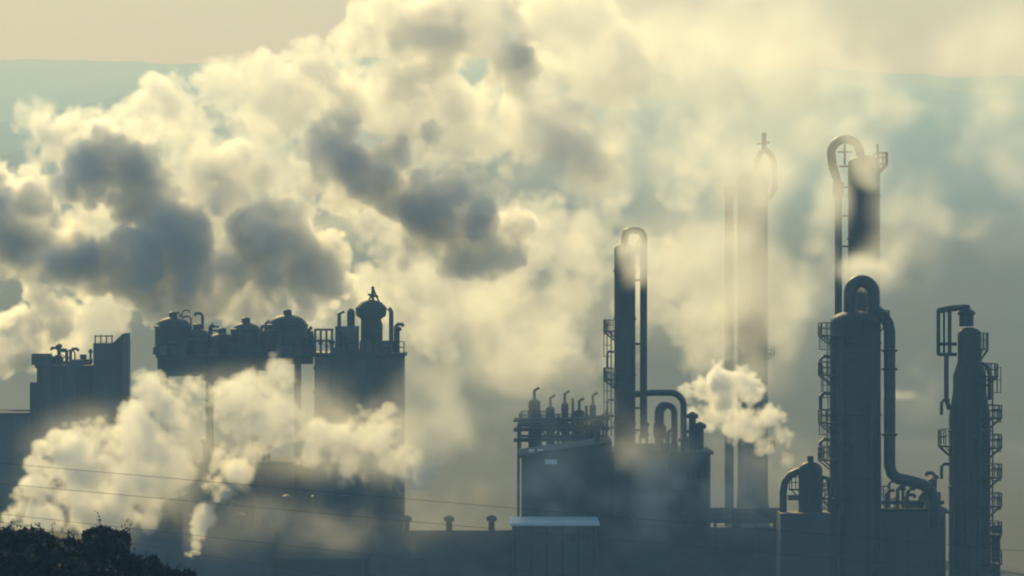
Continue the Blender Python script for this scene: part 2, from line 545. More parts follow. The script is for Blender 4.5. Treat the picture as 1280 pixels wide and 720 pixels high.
# inverted-U pipes on the building roof, right of the centre column
YU = 438
t = thing('crossover_pipe', 'large pipe running right from the centre column and bending down to the roof', 'pipe', at(855, 566, YU))
cp = [at(792, 493, YU), at(815, 491, YU), at(834, 491, YU)] + arc_pts(at(838, 507.5, YU), wd(16.5, YU), 85, 0, 8) + [at(854.5, 540, YU), at(854.5, 566, YU)]
MB().tube(cp, wd(4, YU), 12).build('pipe_run', 'pipe', t)
MB().lathe(at(854.5, 552, YU), [(wd(4, YU), 0), (wd(6.5, YU), .02), (wd(6.5, YU), .3), (wd(4, YU), .32)], 14).build('flange', 'dark', t)
t = thing('expansion_loop', 'upside-down U of pipe under the larger bend on the roof', 'pipe', at(834, 566, YU + 2))
cp = [at(824, 568, YU + 2), at(824, 530, YU + 2)] + arc_pts(at(833.5, 516, YU + 2), wd(9.5, YU), 180, 0, 8) + [at(843, 530, YU + 2), at(843, 568, YU + 2)]
MB().tube(cp, [wd(6, YU)] * 6 + [wd(4, YU)] * (len(cp) - 6), 12).build('pipe_run', 'pipe', t)
m = MB(); m.lathe(at(824, 548, YU + 2), [(wd(6, YU), 0), (wd(7.5, YU), .3), (wd(7.5, YU), 1.2), (wd(6, YU), 1.5)], 14)
m.build('valve_body', 'dark', t)

# ------------------------------------------------------------------ process building under the centre column
Y7 = 440
Z7 = lambda py: EYE + (360 - py) / FPX * Y7
X7 = lambda px: (px - 640) / FPX * Y7
t = thing('process_building', 'wide dark hall with pitched left roof below the centre column', 'building', (X7(770), Y7, 0))
MB().box((X7(765), Y7, 0), (X7(888), Y7 + 15, Z7(568))).build('wall', 'grey', t)
m = MB()
zl, zr = Z7(573), Z7(556)
m.add([(X7(652), Y7 + .3, 0), (X7(765), Y7 + .3, 0), (X7(765), Y7 + .3, zr), (X7(652), Y7 + .3, zl),
       (X7(652), Y7 + 14.7, 0), (X7(765), Y7 + 14.7, 0), (X7(765), Y7 + 14.7, zr), (X7(652), Y7 + 14.7, zl)],
      [(0, 1, 2, 3), (5, 4, 7, 6), (4, 0, 3, 7), (1, 5, 6, 2), (3, 2, 6, 7), (4, 5, 1, 0)])
m.build('wall', 'grey', t)
m = MB()
m.add([(X7(652) - .4, Y7 - .3, zl), (X7(765), Y7 - .3, zr), (X7(765), Y7 + 15.3, zr), (X7(652) - .4, Y7 + 15.3, zl),
       (X7(652) - .4, Y7 - .3, zl + .35), (X7(765), Y7 - .3, zr + .35), (X7(765), Y7 + 15.3, zr + .35), (X7(652) - .4, Y7 + 15.3, zl + .35)],
      [(3, 2, 1, 0), (4, 5, 6, 7), (0, 1, 5, 4), (1, 2, 6, 5), (2, 3, 7, 6), (3, 0, 4, 7)])
m.build('roof', 'roof', t)
MB().box((X7(765) - .3, Y7 - .3, Z7(568)), (X7(888) + .3, Y7 + 15.3, Z7(564.5))).build('roof', 'roof', t)
for k in range(9):                                  # cladding ribs, proud of the wall
    x = X7(770 + k * 14.2)
    MB().box((x - .12, Y7 - .12, 0), (x + .12, Y7 - .002, Z7(568) - .02)).build('cladding_rib', 'grey', t)
for k in range(8):
    px = 660 + k * 14
    x = X7(px)
    MB().box((x - .12, Y7 + .18, 0), (x + .12, Y7 + .298, Z7(573.5 - (px - 652) * 17 / 113))).build('cladding_rib', 'grey', t)
MB().box((X7(681), Y7 - 2.2, Z7(579)), (X7(696), Y7 - .4, Z7(574))).build('roof_vent', 'white', t)
for px in (661, 672):
    MB().box((X7(px), Y7 + 1, Z7(571)), (X7(px + 7), Y7 + 3, Z7(563))).build('roof_vent', 'white', t)

for xa_, xb_, zt_ in ((780, 800, 690), (850, 862, 700)):
    MB().box((X7(xa_), Y7 - .2, 0), (X7(xb_), Y7 - .003, Z7(zt_))).build('door', 'dark', t)
for k in range(7):
    MB().box((X7(776 + k * 15), Y7 - .1, Z7(598)), (X7(786 + k * 15), Y7 - .003, Z7(588))).build('louvre_window', 'dark', t)
MB().tube([at(768, 612, Y7 - .5), at(886, 612, Y7 - .5)], .22, 8).build('wall_pipe', 'pipe', t)
MB().tube([at(838, 566, Y7 - .5), at(838, 660, Y7 - .5)], .18, 8).build('wall_pipe', 'pipe', t)
for px, h_ in ((868, 3.2), (878, 2.2), (748, 2.6), (872, 1.6)):
    q = (X7(px), Y7 + 5, Z7(566))
    MB().lathe(q, [(.35, 0), (.35, h_), (.6, h_ + .05), (.6, h_ + .4), (.1, h_ + .7)], 12).build('roof_cowl', 'steel', t)

clutter(t, X7(772), X7(884), Y7 + 1, Y7 + 9, Z7(564.5), .5, 2.4, 20, 14)

# pale-roofed annex in front
Y8 = 432
Z8 = lambda py: EYE + (360 - py) / FPX * Y8
X8 = lambda px: (px - 640) / FPX * Y8
t = thing('annex_shed', 'low shed with a pale lit roof in front of the dark hall', 'building', (X8(690), Y8, 0))
MB().box((X8(640), Y8 - 6, 0), (X8(745), Y8 + 6, Z8(653))).build('wall', 'grey', t)
MB().box((X8(637), Y8 - 6.4, Z8(653)), (X8(748), Y8 + 6.4, Z8(650))).build('roof', 'white', t)
for k in range(19):
    x = X8(640) + (X8(745) - X8(640)) * k / 18
    MB().box((x - .04, Y8 - 6.42, Z8(650) + .002), (x + .04, Y8 + 6.42, Z8(650) + .07)).build('roof_seam', 'white', t)
for k in range(6):
    x = X8(644) + (X8(741) - X8(644)) * k / 5
    MB().box((x - .15, Y8 - 6.15, 0), (x + .15, Y8 - 6.002, Z8(653) - .02)).build('wall_post', 'dark', t)
for k in range(5):
    x = X8(654) + (X8(731) - X8(654)) * k / 4
    MB().box((x - .5, Y8 - 6.08, Z8(672)), (x + .5, Y8 - 6.003, Z8(662))).build('window', 'dark', t)

# equipment behind the hall's pitched roof
Y9 = 468
grp = 'small vessels behind the hall roof'
for i, (px, top, w, lab) in enumerate((
        (668, 499, 15, 'stout domed vessel at the left end of the row behind the pitched roof'),
        (688, 508, 11, 'small drum just right of the stout domed vessel'),
        (706, 503, 9, 'thin vessel midway along the row behind the roof'),
        (724, 512, 14, 'short wide drum in the row behind the roof'),
        (741, 505, 8, 'thin upright vessel nearest the centre column'))):
    b = at(px, 720, Y9 + (i % 2) * 4); b[2] = 0
    Yq = b[1]
    t = thing('process_vessel', lab, 'vessel', b, grp)
    r = wd(w / 2, Yq)
    h = EYE + (360 - top) / FPX * Yq
    MB().lathe(b, [(r, 0), (r, h - r * .6)] + dome(r, h - r * .6, 4, 0.6), 18).build('shell', 'steel', t)
    platform(t, b, h - 2.2, r, r + .8, -180, 0, 1.0)
    MB().tube([(b[0], Yq, h - .1), (b[0], Yq, h + .9), (b[0] + .5, Yq, h + 1.2)], 0.16, 8).build('nozzle', 'dark', t)
t = thing('pipe_rack', 'open steel pipe rack among the vessels behind the hall', 'rack', at(712, 720, Y9 - 4) * (1, 1, 0))
Zq = lambda py: EYE + (360 - py) / FPX * (Y9 - 4)
for px in (648, 676, 698, 716, 734, 754):
    for dy in (-4, -1.4):
        q = at(px, 0, Y9 + dy)
        m = MB(); m.bar((q[0], q[1], 0), (q[0], q[1], Zq(518 if px > 650 else 530)), 0.14); m.build('post', 'dark', t)
for py in (520, 532, 545):
    m = MB(); m.bar(at(648, py + (10 if py == 520 else 0), Y9 - 4), at(756, py, Y9 - 4), 0.13); m.build('beam', 'dark', t)
    MB().tube([at(642, py + 5, Y9 - 3), at(762, py + 3, Y9 - 3)], 0.22, 8).build('pipe_run', 'pipe', t)
for px, top in ((650, 516), (733, 507), (758, 512), (716, 498)):
    MB().tube([at(px, 560, Y9 - 3), at(px, top, Y9 - 3)], wd(1.6, Y9), 8).build('riser_pipe', 'pipe', t)

# ------------------------------------------------------------------ pale column deep in the steam
Y10 = 640
Z10 = lambda py: EYE + (360 - py) / FPX * Y10
c10 = at(941, 720, Y10); c10[2] = 0
R10 = wd(19, Y10)
t = thing('veiled_column', 'pale tall column half lost in steam beside a straight thin pipe', 'column', c10)
MB().lathe(c10, [(R10 + .3, 0), (R10, 5), (R10, Z10(222))] + dome(R10, Z10(222), 5, 0.6)).build('shell', 'steel', t)
gp = [at(945, 214, Y10), at(946, 200, Y10), at(951, 190, Y10), at(957, 188, Y10), at(963, 192, Y10), at(967, 200, Y10), at(968, 212, Y10), at(968, 236, Y10), at(963, 246, Y10), at(956, 248, Y10)]
MB().tube(gp, wd(3.6, Y10), 10).build('gooseneck_pipe', 'pipe', t)
m = MB(); m.tube([at(955, 190, Y10), at(955, 166, Y10)], wd(3, Y10), 8); m.bar(at(946, 180, Y10), at(962, 178, Y10), 0.14)
m.build('vent_head', 'dark', t)
platform(t, c10, Z10(442), R10, R10 + wd(9, Y10), -70, 60)
platform(t, c10, Z10(560), R10, R10 + wd(9, Y10), -70, 60)
for py in (300, 380, 500):
    band(t, c10, R10, Z10(py))
t = thing('riser_stack', 'straight thin stack just left of the pale veiled column', 'stack', at(911.5, 720, Y10) * (1, 1, 0))
q = at(911.5, 0, Y10)
MB().lathe((q[0], Y10, 0), [(wd(5.6, Y10), 0), (wd(5.4, Y10), Z10(232))], 16).build('shaft', 'steel', t)
MB().lathe((q[0], Y10, Z10(250)), [(wd(5.4, Y10), 0), (wd(6.8, Y10), .3), (wd(6.8, Y10), 1.9), (wd(5.4, Y10), 2.0)], 16).build('collar', 'dark', t)
for py in (330, 470, 600):
    band(t, (q[0], Y10), wd(5.4, Y10), Z10(py))

# pipe bridge running between the hall and the right-hand columns
YB = 428
t = thing('pipe_bridge', 'low pipe bridge on trestles between the hall and the squat domed vessel', 'pipe bridge', at(930, 720, YB) * (1, 1, 0))
for px in (894, 918, 944, 968):
    for dy in (-1, 1):
        q = at(px, 0, YB + dy)
        MB().bar((q[0], q[1], 0), (q[0], q[1], EYE + (360 - 636) / FPX * YB), .14).build('trestle_leg', 'dark', t)
for py in (640, 652):
    MB().bar(at(888, py, YB - 1), at(976, py, YB - 1), .14).build('beam', 'dark', t)
for k, py in enumerate((637, 644, 649)):
    MB().tube([at(886, py, YB - .6 + .6 * k), at(978, py, YB - .6 + .6 * k)], .2, 8).build('pipe_run', 'pipe', t)

# ------------------------------------------------------------------ left reactor block
Y11 = 470
Z11 = lambda py: EYE + (360 - py) / FPX * Y11
X11 = lambda px: (px - 640) / FPX * Y11
ct = np.array((X11(448), Y11 + 5, 0))
t = thing('reactor_block', 'broad square tower on the left crowned by a capped vessel and mast', 'tower', ct)
MB().box((X11(393), Y11, 0), (X11(503), Y11 + 11, Z11(446))).build('wall', 'concrete', t)
MB().box((X11(390), Y11 - .4, Z11(446)), (X11(506), Y11 + 11.4, Z11(441))).build('deck', 'dark', t)
hv = (X11(462), Y11 + 5, Z11(441))
MB().lathe(hv, [(wd(13, Y11), 0), (wd(13, Y11), wd(42, Y11)), (wd(19, Y11), wd(46, Y11)), (wd(20, Y11), wd(56, Y11)), (wd(13, Y11), wd(63, Y11)), (wd(4, Y11), wd(66, Y11))], 20).build('capped_vessel', 'steel', t)
m = MB(); m.bar(at(466, 378, Y11 + 5), at(466, 358, Y11 + 5), 0.16); m.bar(at(460, 368, Y11 + 5), at(473, 371, Y11 + 5), 0.12); m.bar(at(460, 378, Y11 + 5), at(467, 362, Y11 + 5), 0.1); m.bar(at(474, 378, Y11 + 5), at(467, 362, Y11 + 5), 0.1)
m.build('mast', 'dark', t)
MB().box((X11(418), Y11 + 2, Z11(441)), (X11(446), Y11 + 7, Z11(408))).build('plant_room', 'concrete', t)
MB().lathe((X11(437), Y11 + 4, Z11(408)), [(wd(5, Y11), 0), (wd(5, Y11), wd(18, Y11)), (wd(2, Y11), wd(22, Y11))], 12).build('small_tank', 'steel', t)
MB().tube([at(424, 410, Y11 + 3), at(424, 392, Y11 + 3), at(430, 389, Y11 + 3)], 0.2, 8).build('vent_pipe', 'pipe', t)
MB().tube([at(486, 385, Y11 + 5), at(489, 390, Y11 + 5), at(489, 441, Y11 + 5)], 0.24, 8).build('side_pipe', 'pipe', t)
m = MB()
for px in (394, 401, 408, 415):
    m.bar(at(px, 441, Y11), at(px, 412, Y11), 0.12)
for py in (412, 426):
    m.bar(at(393, py, Y11), at(417, py, Y11), 0.11)
m.build('pipe_frame', 'dark', t)
m = MB()
for px in (478, 485, 492, 499, 505):
    m.bar(at(px, 441, Y11 - .3), at(px, 427, Y11 - .3), 0.06)
for py in (427, 434):
    m.bar(at(478, py, Y11 - .3), at(505, py, Y11 - .3), 0.05)
m.bar(at(497, 441, Y11), at(497, 420, Y11), 0.14)
m.build('railing', 'dark', t)
for px in (412, 433, 454, 475):                       # pilasters on the wall
    MB().box((X11(px) - .25, Y11 - .25, 0), (X11(px) + .25, Y11 - .002, Z11(446) - .02)).build('pilaster', 'concrete', t)

clutter(t, X11(396), X11(500), Y11 + .6, Y11 + 2, Z11(441), .6, 2.8, 18, 5)
MB().lathe((X11(470), Y11 + 7, Z11(441)), [(.5, 0), (.5, 3), (.3, 3.3)], 12).build('small_tank', 'steel', t)
for py in (462, 492, 522):
    MB().box((X11(393) - .12, Y11 - .18, Z11(py)), (X11(503) + .12, Y11 - .004, Z11(py) + .35)).build('string_course', 'concrete', t)

# raised deck with drums, running left from the reactor block
Y12 = 473
Z12 = lambda py: EYE + (360 - py) / FPX * Y12
X12 = lambda px: (px - 640) / FPX * Y12
t = thing('raised_deck', 'long steel gantry deck running left from the broad square tower', 'gantry', (X12(295), Y12, 0))
MB().box((X12(197), Y12 - 2.5, Z12(447)), (X12(391), Y12 + 3.5, Z12(443))).build('deck', 'dark', t)
for xa_, xb_, zb_ in ((198, 252, 470), (252.4, 300, 476), (300.4, 345, 463), (345.4, 390, 455)):
    MB().box((X12(xa_), Y12 - 1.5, Z12(zb_)), (X12(xb_), Y12 + 3, Z12(447))).build('hopper_housing', 'concrete', t)
MB().tube([at(200, 425, Y12 + 3.2), at(290, 427, Y12 + 3.2), at(392, 420, Y12 + 3.2)], wd(7, Y12), 10).build('duct', 'steel', t)
for px, a_, b_ in ((230, 443, 404), (263, 443, 408), (326, 443, 410), (333, 443, 404), (386, 443, 412)):
    MB().tube([at(px, a_, Y12 + 2.8), at(px, b_, Y12 + 2.8), at(px + 4, b_ - 3, Y12 + 2.8)], wd(2.6, Y12), 8).build('vent_pipe', 'pipe', t)
for xa_, xb_, za_ in ((228, 262, 422), (288, 336, 417), (376, 392, 424)):
    MB().box((X12(xa_), Y12 + 1.4, Z12(443)), (X12(xb_), Y12 + 3.4, Z12(za_))).build('equipment_cabin', 'concrete', t)
for px in (205, 262, 318, 372):
    for dy in (-1.8, 2.8):
        MB().box((X12(px) - .25, Y12 + dy - .25, 0), (X12(px) + .25, Y12 + dy + .25, Z12(447))).build('leg', 'dark', t)
m = MB()
for px in range(200, 392, 12):
    m.bar((X12(px), Y12 - 2.4, Z12(443)), (X12(px), Y12 - 2.4, Z12(430)), 0.05)
m.bar((X12(200), Y12 - 2.4, Z12(430)), (X12(390), Y12 - 2.4, Z12(430)), 0.05)
m.build('railing', 'dark', t)
clutter(t, X12(200), X12(388), Y12 - 2, Y12 - 1, Z12(443), .6, 2.6, 22, 3)
clutter(t, X12(200), X12(388), Y12 + 2.4, Y12 + 3.2, Z12(443), 2.2, 4.4, 16, 9)
grp = 'domed drums on the gantry deck'
for px, top, w, lab in ((216, 396, 46, 'domed drum at the outer left end of the gantry deck'),
                        (246, 411, 34, 'lower drum beside the outermost drum on the gantry'),
                        (277, 416, 36, 'lowest drum in the middle of the gantry deck'),
                        (307, 403, 36, 'small domed drum left of the big round drum'),
                        (359, 393, 50, 'big round-topped drum next to the square tower')):
    b = (X12(px), Y12 + .6, Z12(443))
    r = wd(w / 2, Y12)
    h = Z12(top) - Z12(443)
    t = thing('storage_drum', lab, 'drum', b, grp)
    MB().lathe(b, [(r, 0), (r, h - r * .62)] + dome(r, h - r * .62, 6, 0.62), 24).build('shell', 'steel', t)
    MB().lathe((b[0], b[1], b[2] + h - .08), [(.45, 0), (.45, .5), (.3, .6)], 12).build('hatch', 'dark', t)
    MB().lathe((b[0], b[1], b[2] + max(.6, h - r * .62)), [(r, 0), (r + .1, .03), (r + .1, .25), (r, .28)], 24).build('rim', 'dark', t)

# boiler house behind the gantry legs
YH = 487
XH = lambda px: (px - 640) / FPX * YH
ZH = lambda py: EYE + (360 - py) / FPX * YH
t = thing('boiler_house', 'long dark hall behind the low steam and under the gantry deck', 'building', (XH(350), YH, 0))
MB().box((XH(158), YH, 0), (XH(498), YH + 12, ZH(582))).build('wall', 'concrete', t)
MB().box((XH(156), YH - .3, ZH(582)), (XH(500), YH + 12.3, ZH(577))).build('roof', 'roof', t)
for k in range(19):
    x = XH(166 + k * 17)
    MB().box((x - .25, YH - .25, 0), (x + .25, YH - .002, ZH(582) - .02)).build('pilaster', 'concrete', t)
for px, top in ((180, 560), (256, 556), (330, 562), (372, 559)):
    MB().lathe((XH(px), YH + 4, ZH(577)), [(.5, 0), (.5, ZH(top) - ZH(577)), (.75, ZH(top) - ZH(577) + .1), (.75, ZH(top) - ZH(577) + .5), (.1, ZH(top) - ZH(577) + .8)], 12).build('roof_cowl', 'steel', t)

# far left stepped block
Y13 = 480
Z13 = lambda py: EYE + (360 - py) / FPX * Y13
X13 = lambda px: (px - 640) / FPX * Y13
t = thing('stepped_block', 'dark stepped concrete block at far left with slanting top', 'building', (X13(110), Y13, 0))
MB().box((X13(46), Y13, 0), (X13(117), Y13 + 12, Z13(460))).build('wall', 'concrete', t)
m = MB()
xa, xb, xc = X13(117), X13(141), X13(154)
m.add([(xa, Y13 - .5, 0), (xc, Y13 - .5, 0), (xc, Y13 - .5, Z13(417)), (xb, Y13 - .5, Z13(429)), (xa, Y13 - .5, Z13(429)),
       (xa, Y13 + 9, 0), (xc, Y13 + 9, 0), (xc, Y13 + 9, Z13(417)), (xb, Y13 + 9, Z13(429)), (xa, Y13 + 9, Z13(429))],
      [(0, 1, 2, 3, 4), (9, 8, 7, 6, 5), (1, 6, 7, 2), (2, 7, 8, 3), (3, 8, 9, 4), (4, 9, 5, 0), (0, 5, 6, 1)])
m.build('stair_tower', 'concrete', t)
MB().box((X13(44), Y13 - .3, Z13(460)), (X13(117) - .01, Y13 + 12.3, Z13(456.5))).build('parapet', 'dark', t)
for px, top in ((104, 443), (62, 448), (82, 451)):
    MB().tube([at(px, 458, Y13 + 4), at(px, top, Y13 + 4)], 0.35, 8).build('vent_pipe', 'pipe', t)
for xa_, xb_, za_ in ((50, 70, 446), (88, 108, 450)):
    MB().box((X13(xa_), Y13 + 2, Z13(457)), (X13(xb_), Y13 + 7, Z13(za_))).build('plant_room', 'concrete', t)
MB().box((X13(36), Y13 + 1, 0), (X13(46) - .02, Y13 + 8, Z13(478))).build('side_bay', 'concrete', t)
for px in (60, 76, 92, 108):
    MB().box((X13(px) - .3, Y13 - .3, 0), (X13(px) + .3, Y13 - .002, Z13(461))).build('pilaster', 'concrete', t)
m = MB()
for px in (119, 126, 133, 140):
    m.bar(at(px, 430, Y13), at(px, 419, Y13), .07)
m.bar(at(118, 420, Y13), at(141, 420, Y13), .06)
m.build('railing', 'dark', t)
clutter(t, X13(50), X13(114), Y13 + .8, Y13 + 3, Z13(456.5), .5, 2.4, 14, 12)
Y14 = 530
t = thing('hazy_shed', 'hazy low block at the left edge beyond the stepped block', 'building', at(10, 720, Y14) * (1, 1, 0))
MB().box((at(-60, 0, Y14)[0], Y14, 0), (at(36, 0, Y14)[0], Y14 + 14, EYE + (360 - 520) / FPX * Y14)).build('wall', 'concrete', t)
MB().box((at(-62, 0, Y14)[0], Y14 - .4, EYE + (360 - 520) / FPX * Y14), (at(38, 0, Y14)[0], Y14 + 14.4, EYE + (360 - 516) / FPX * Y14)).build('roof', 'roof', t)

# ------------------------------------------------------------------ low sheds along the bottom of the view
sheds = ((330, 452, 640, 458, 'long low shed under the left steam with a flat roof'),
         (470, 650, 668, 430, 'low dark shed in front of the long one at bottom centre'),
         (748, 972, 664, 424, 'wide low shed at the foot of the dark hall'),
         (165, 330, 664, 450, 'low shed behind the dark bushes at bottom left'))
for x0, x1, top, Yq, lab in sheds:
    zt = EYE + (360 - top) / FPX * Yq
    a_, b_ = at(x0, 0, Yq)[0], at(x1, 0, Yq)[0]
    t = thing('low_shed', lab, 'shed', ((a_ + b_) / 2, Yq, 0), 'low sheds along the foot of the plant')
    MB().box((a_, Yq, 0), (b_, Yq + 14, zt - 4.5)).build('wall', 'grey', t)
    nr = int((b_ - a_) / 1.4)
    for k in range(nr + 1):
        x = a_ + .1 + (b_ - a_ - .2) * k / nr
        MB().box((x - .07, Yq - .08, 0), (x + .07, Yq - .002, zt - 4.6)).build('cladding_rib', 'grey', t)
    for k in range(3):
        x = a_ + (b_ - a_) * (.2 + .3 * k)
        MB().lathe((x, Yq + 7, zt - .3), [(.3, 0), (.3, 1.2), (.5, 1.25), (.5, 1.6), (.1, 1.8)], 12).build('roof_cowl', 'steel', t)
    m = MB()
    e = .5
    m.add([(a_ - e, Yq - e, zt - 4.8), (b_ + e, Yq - e, zt - 4.8), (b_ + e, Yq + 14 + e, zt - 4.8), (a_ - e, Yq + 14 + e, zt - 4.8),
           (a_ - e, Yq + 7, zt), (b_ + e, Yq + 7, zt)],
          [(0, 1, 5, 4), (2, 3, 4, 5), (1, 2, 5), (3, 0, 4), (3, 2, 1, 0)])
    m.build('roof', 'roof', t)

# ------------------------------------------------------------------ overhead cables
for i, (y0, y1, sag, lab) in enumerate((
        (574, 684, 6, 'topmost thin cable sloping across the lower part of the view'),
        (598, 712, 8, 'second cable from the top, crossing the dark hall'),
        (636, 772, 8, 'third cable down, crossing low over the sheds'),
        (648, 850, 6, 'lowest and steepest of the four cables'))):
    Yw = 205 + i * 3
    pts = []
    for k in range(41):
        u = -0.6 + 2.2 * k / 40
        s = 4 * (u + .6) * (1.6 - u) / 4.84
        pts.append(at(u * 1280, y0 + (y1 - y0) * u + sag * s, Yw))
    w_ = MB().tube(pts, 0.010, 6).build('overhead_cable', 'wire')
    tag(w_, lab, 'cable', 'overhead cables')

# ------------------------------------------------------------------ dark bushes on the near slope
def bush(px, top, wpx, Yb, lab, seed):
    r_ = random.Random(seed)
    rad = wd(wpx / 2, Yb)
    q = at(px, top + 5, Yb)
    zb = ground_z(q[0], Yb)
    h = q[2] - zb
    t = thing('bush', lab, 'bush', (q[0], Yb, zb), 'dark bushes on the near slope')
    m = MB()
    tips = []
    for k in range(7):
        a = r_.uniform(0, 2 * PI)
        e = np.array((q[0] + math.cos(a) * rad * r_.uniform(.2, .75), Yb + math.sin(a) * rad * r_.uniform(.2, .75), zb + h * r_.uniform(.45, .8)))
        mid = np.array((q[0], Yb, zb)) * .5 + e * .5 + np.array((0, 0, h * .08))
        m.tube([(q[0], Yb, zb - .2), mid, e], [.09, .05, .02], 5)
        tips.append(e)
    m.build('stem', 'bark', t)
    m = MB()
    lobes = [(e, rad * r_.uniform(.3, .5)) for e in tips] + [(np.array((q[0], Yb, zb + h * .62)), rad * .62)]
    for _ in range(22):
        a = r_.uniform(0, 2 * PI)
        k = r_.uniform(.3, .95)
        zz = zb + h * r_.uniform(.1, 1 - .3 * k)
        lobes.append((np.array((q[0] + math.cos(a) * rad * k, Yb + math.sin(a) * rad * k, zz)), rad * r_.uniform(.2, .36)))
    vs, fs = [], []
    for cc, lr in lobes:
        for _ in range(int(700 * (lr / 0.7) ** 2) + 120):
            d = np.array([r_.gauss(0, 1) for _ in range(3)])
            d /= np.linalg.norm(d)
            p = cc + d * lr * (r_.uniform(.25, 1.0) ** .45) * (1, 1, .85)
            u = np.array([r_.gauss(0, 1) for _ in range(3)]); u /= np.linalg.norm(u)
            w = np.cross(u, d); w /= np.linalg.norm(w) + 1e-9
            s = r_.uniform(.09, .17)
            o = len(vs)
            vs += [p - u * s, p + w * s * .5, p + u * s, p - w * s * .5]
            fs.append((o, o + 1, o + 2, o + 3))
    for _ in range(16):                                 # loose sprigs standing out of the outline
        cc, lr = lobes[r_.randrange(len(lobes))]
        d = np.array((r_.gauss(0, .5), r_.gauss(0, .5), r_.uniform(.5, 1)))
        d /= np.linalg.norm(d)
        for j in range(9):
            p = cc + d * (lr * .8 + j * .055) + np.array([r_.gauss(0, .035) for _ in range(3)])
            u = np.array([r_.gauss(0, 1) for _ in range(3)]); u /= np.linalg.norm(u)
            w = np.cross(u, d); w /= np.linalg.norm(w) + 1e-9
            k = .085 - j * .005
            o = len(vs)
            vs += [p - u * k, p + w * k * .5, p + u * k, p - w * k * .5]
            fs.append((o, o + 1, o + 2, o + 3))
    m.add(vs, fs)
    m.build('foliage', 'leaf', t)

for args in ((-6, 664, 90, 128, 'dark bush at the left edge of the near slope', 1),
             (38, 668, 80, 131, 'low dark bush second from the left edge', 2),
             (84, 676, 70, 126, 'rounded bush in the dip left of the tallest one', 3),
             (132, 658, 84, 130, 'tallest dark bush standing against the bright low steam', 4),
             (176, 682, 70, 127, 'dark bush sloping down right of the tallest one', 5),
             (218, 688, 62, 132, 'dark bush below the narrow steam jet', 6),
             (254, 702, 56, 128, 'small bush one from the right end of the dark row', 7),
             (276, 710, 60, 125, 'lowest bush at the far right end of the dark row', 15),
             (150, 678, 80, 123, 'broad bush between the tallest one and the steam jet', 12),
             (60, 684, 90, 121, 'broad front bush left of the tallest one', 13),
             (232, 700, 80, 122, 'front bush under the low jet of steam', 14),
             (762, 712, 34, 134, 'lone bush top poking up at the bottom centre', 8),
             (12, 694, 90, 118, 'front bush filling the bottom left corner', 9),
             (108, 700, 100, 119, 'front bush below the tallest one', 10),
             (196, 712, 90, 120, 'front bush at the bottom near the steam jet', 11)):
    bush(*args)

# ------------------------------------------------------------------ steam: density grids filled with puffs
def bspline(n, cell, off):
    x = np.arange(n) / cell + off
    i = np.floor(x).astype(int)
    f = x - i
    W = np.zeros((n, i.max() + 4), np.float32)
    r = np.arange(n)
    for k, w in enumerate(((1 - f) ** 3 / 6, (3 * f ** 3 - 6 * f ** 2 + 4) / 6, (-3 * f ** 3 + 3 * f ** 2 + 3 * f + 1) / 6, f ** 3 / 6)):
        W[r, i + k] += w
    return W

def lattice(shape, cell, rng):
    W = [bspline(n, cell, rng.uniform(0, 1)) for n in shape]
    A = rng.standard_normal([w.shape[1] for w in W]).astype(np.float32)
    A = np.tensordot(W[0], A, (1, 0))
    A = np.tensordot(A, W[1], (1, 1)).transpose(0, 2, 1)
    A = np.tensordot(A, W[2], (2, 1))
    return A * 1.9

def fbm(shape, cell, octs, rng, gain=.55, billow=False):
    out = np.zeros(shape, np.float32)
    a, tot = 1., 0.
    for _ in range(octs):
        n = lattice(shape, cell, rng)
        if billow: n = np.abs(n) * 2 - 1.6
        out += a * n
        tot += a * a
        a *= gain
        cell /= 2.03
        if cell < 1.6: break
    return out / math.sqrt(tot)

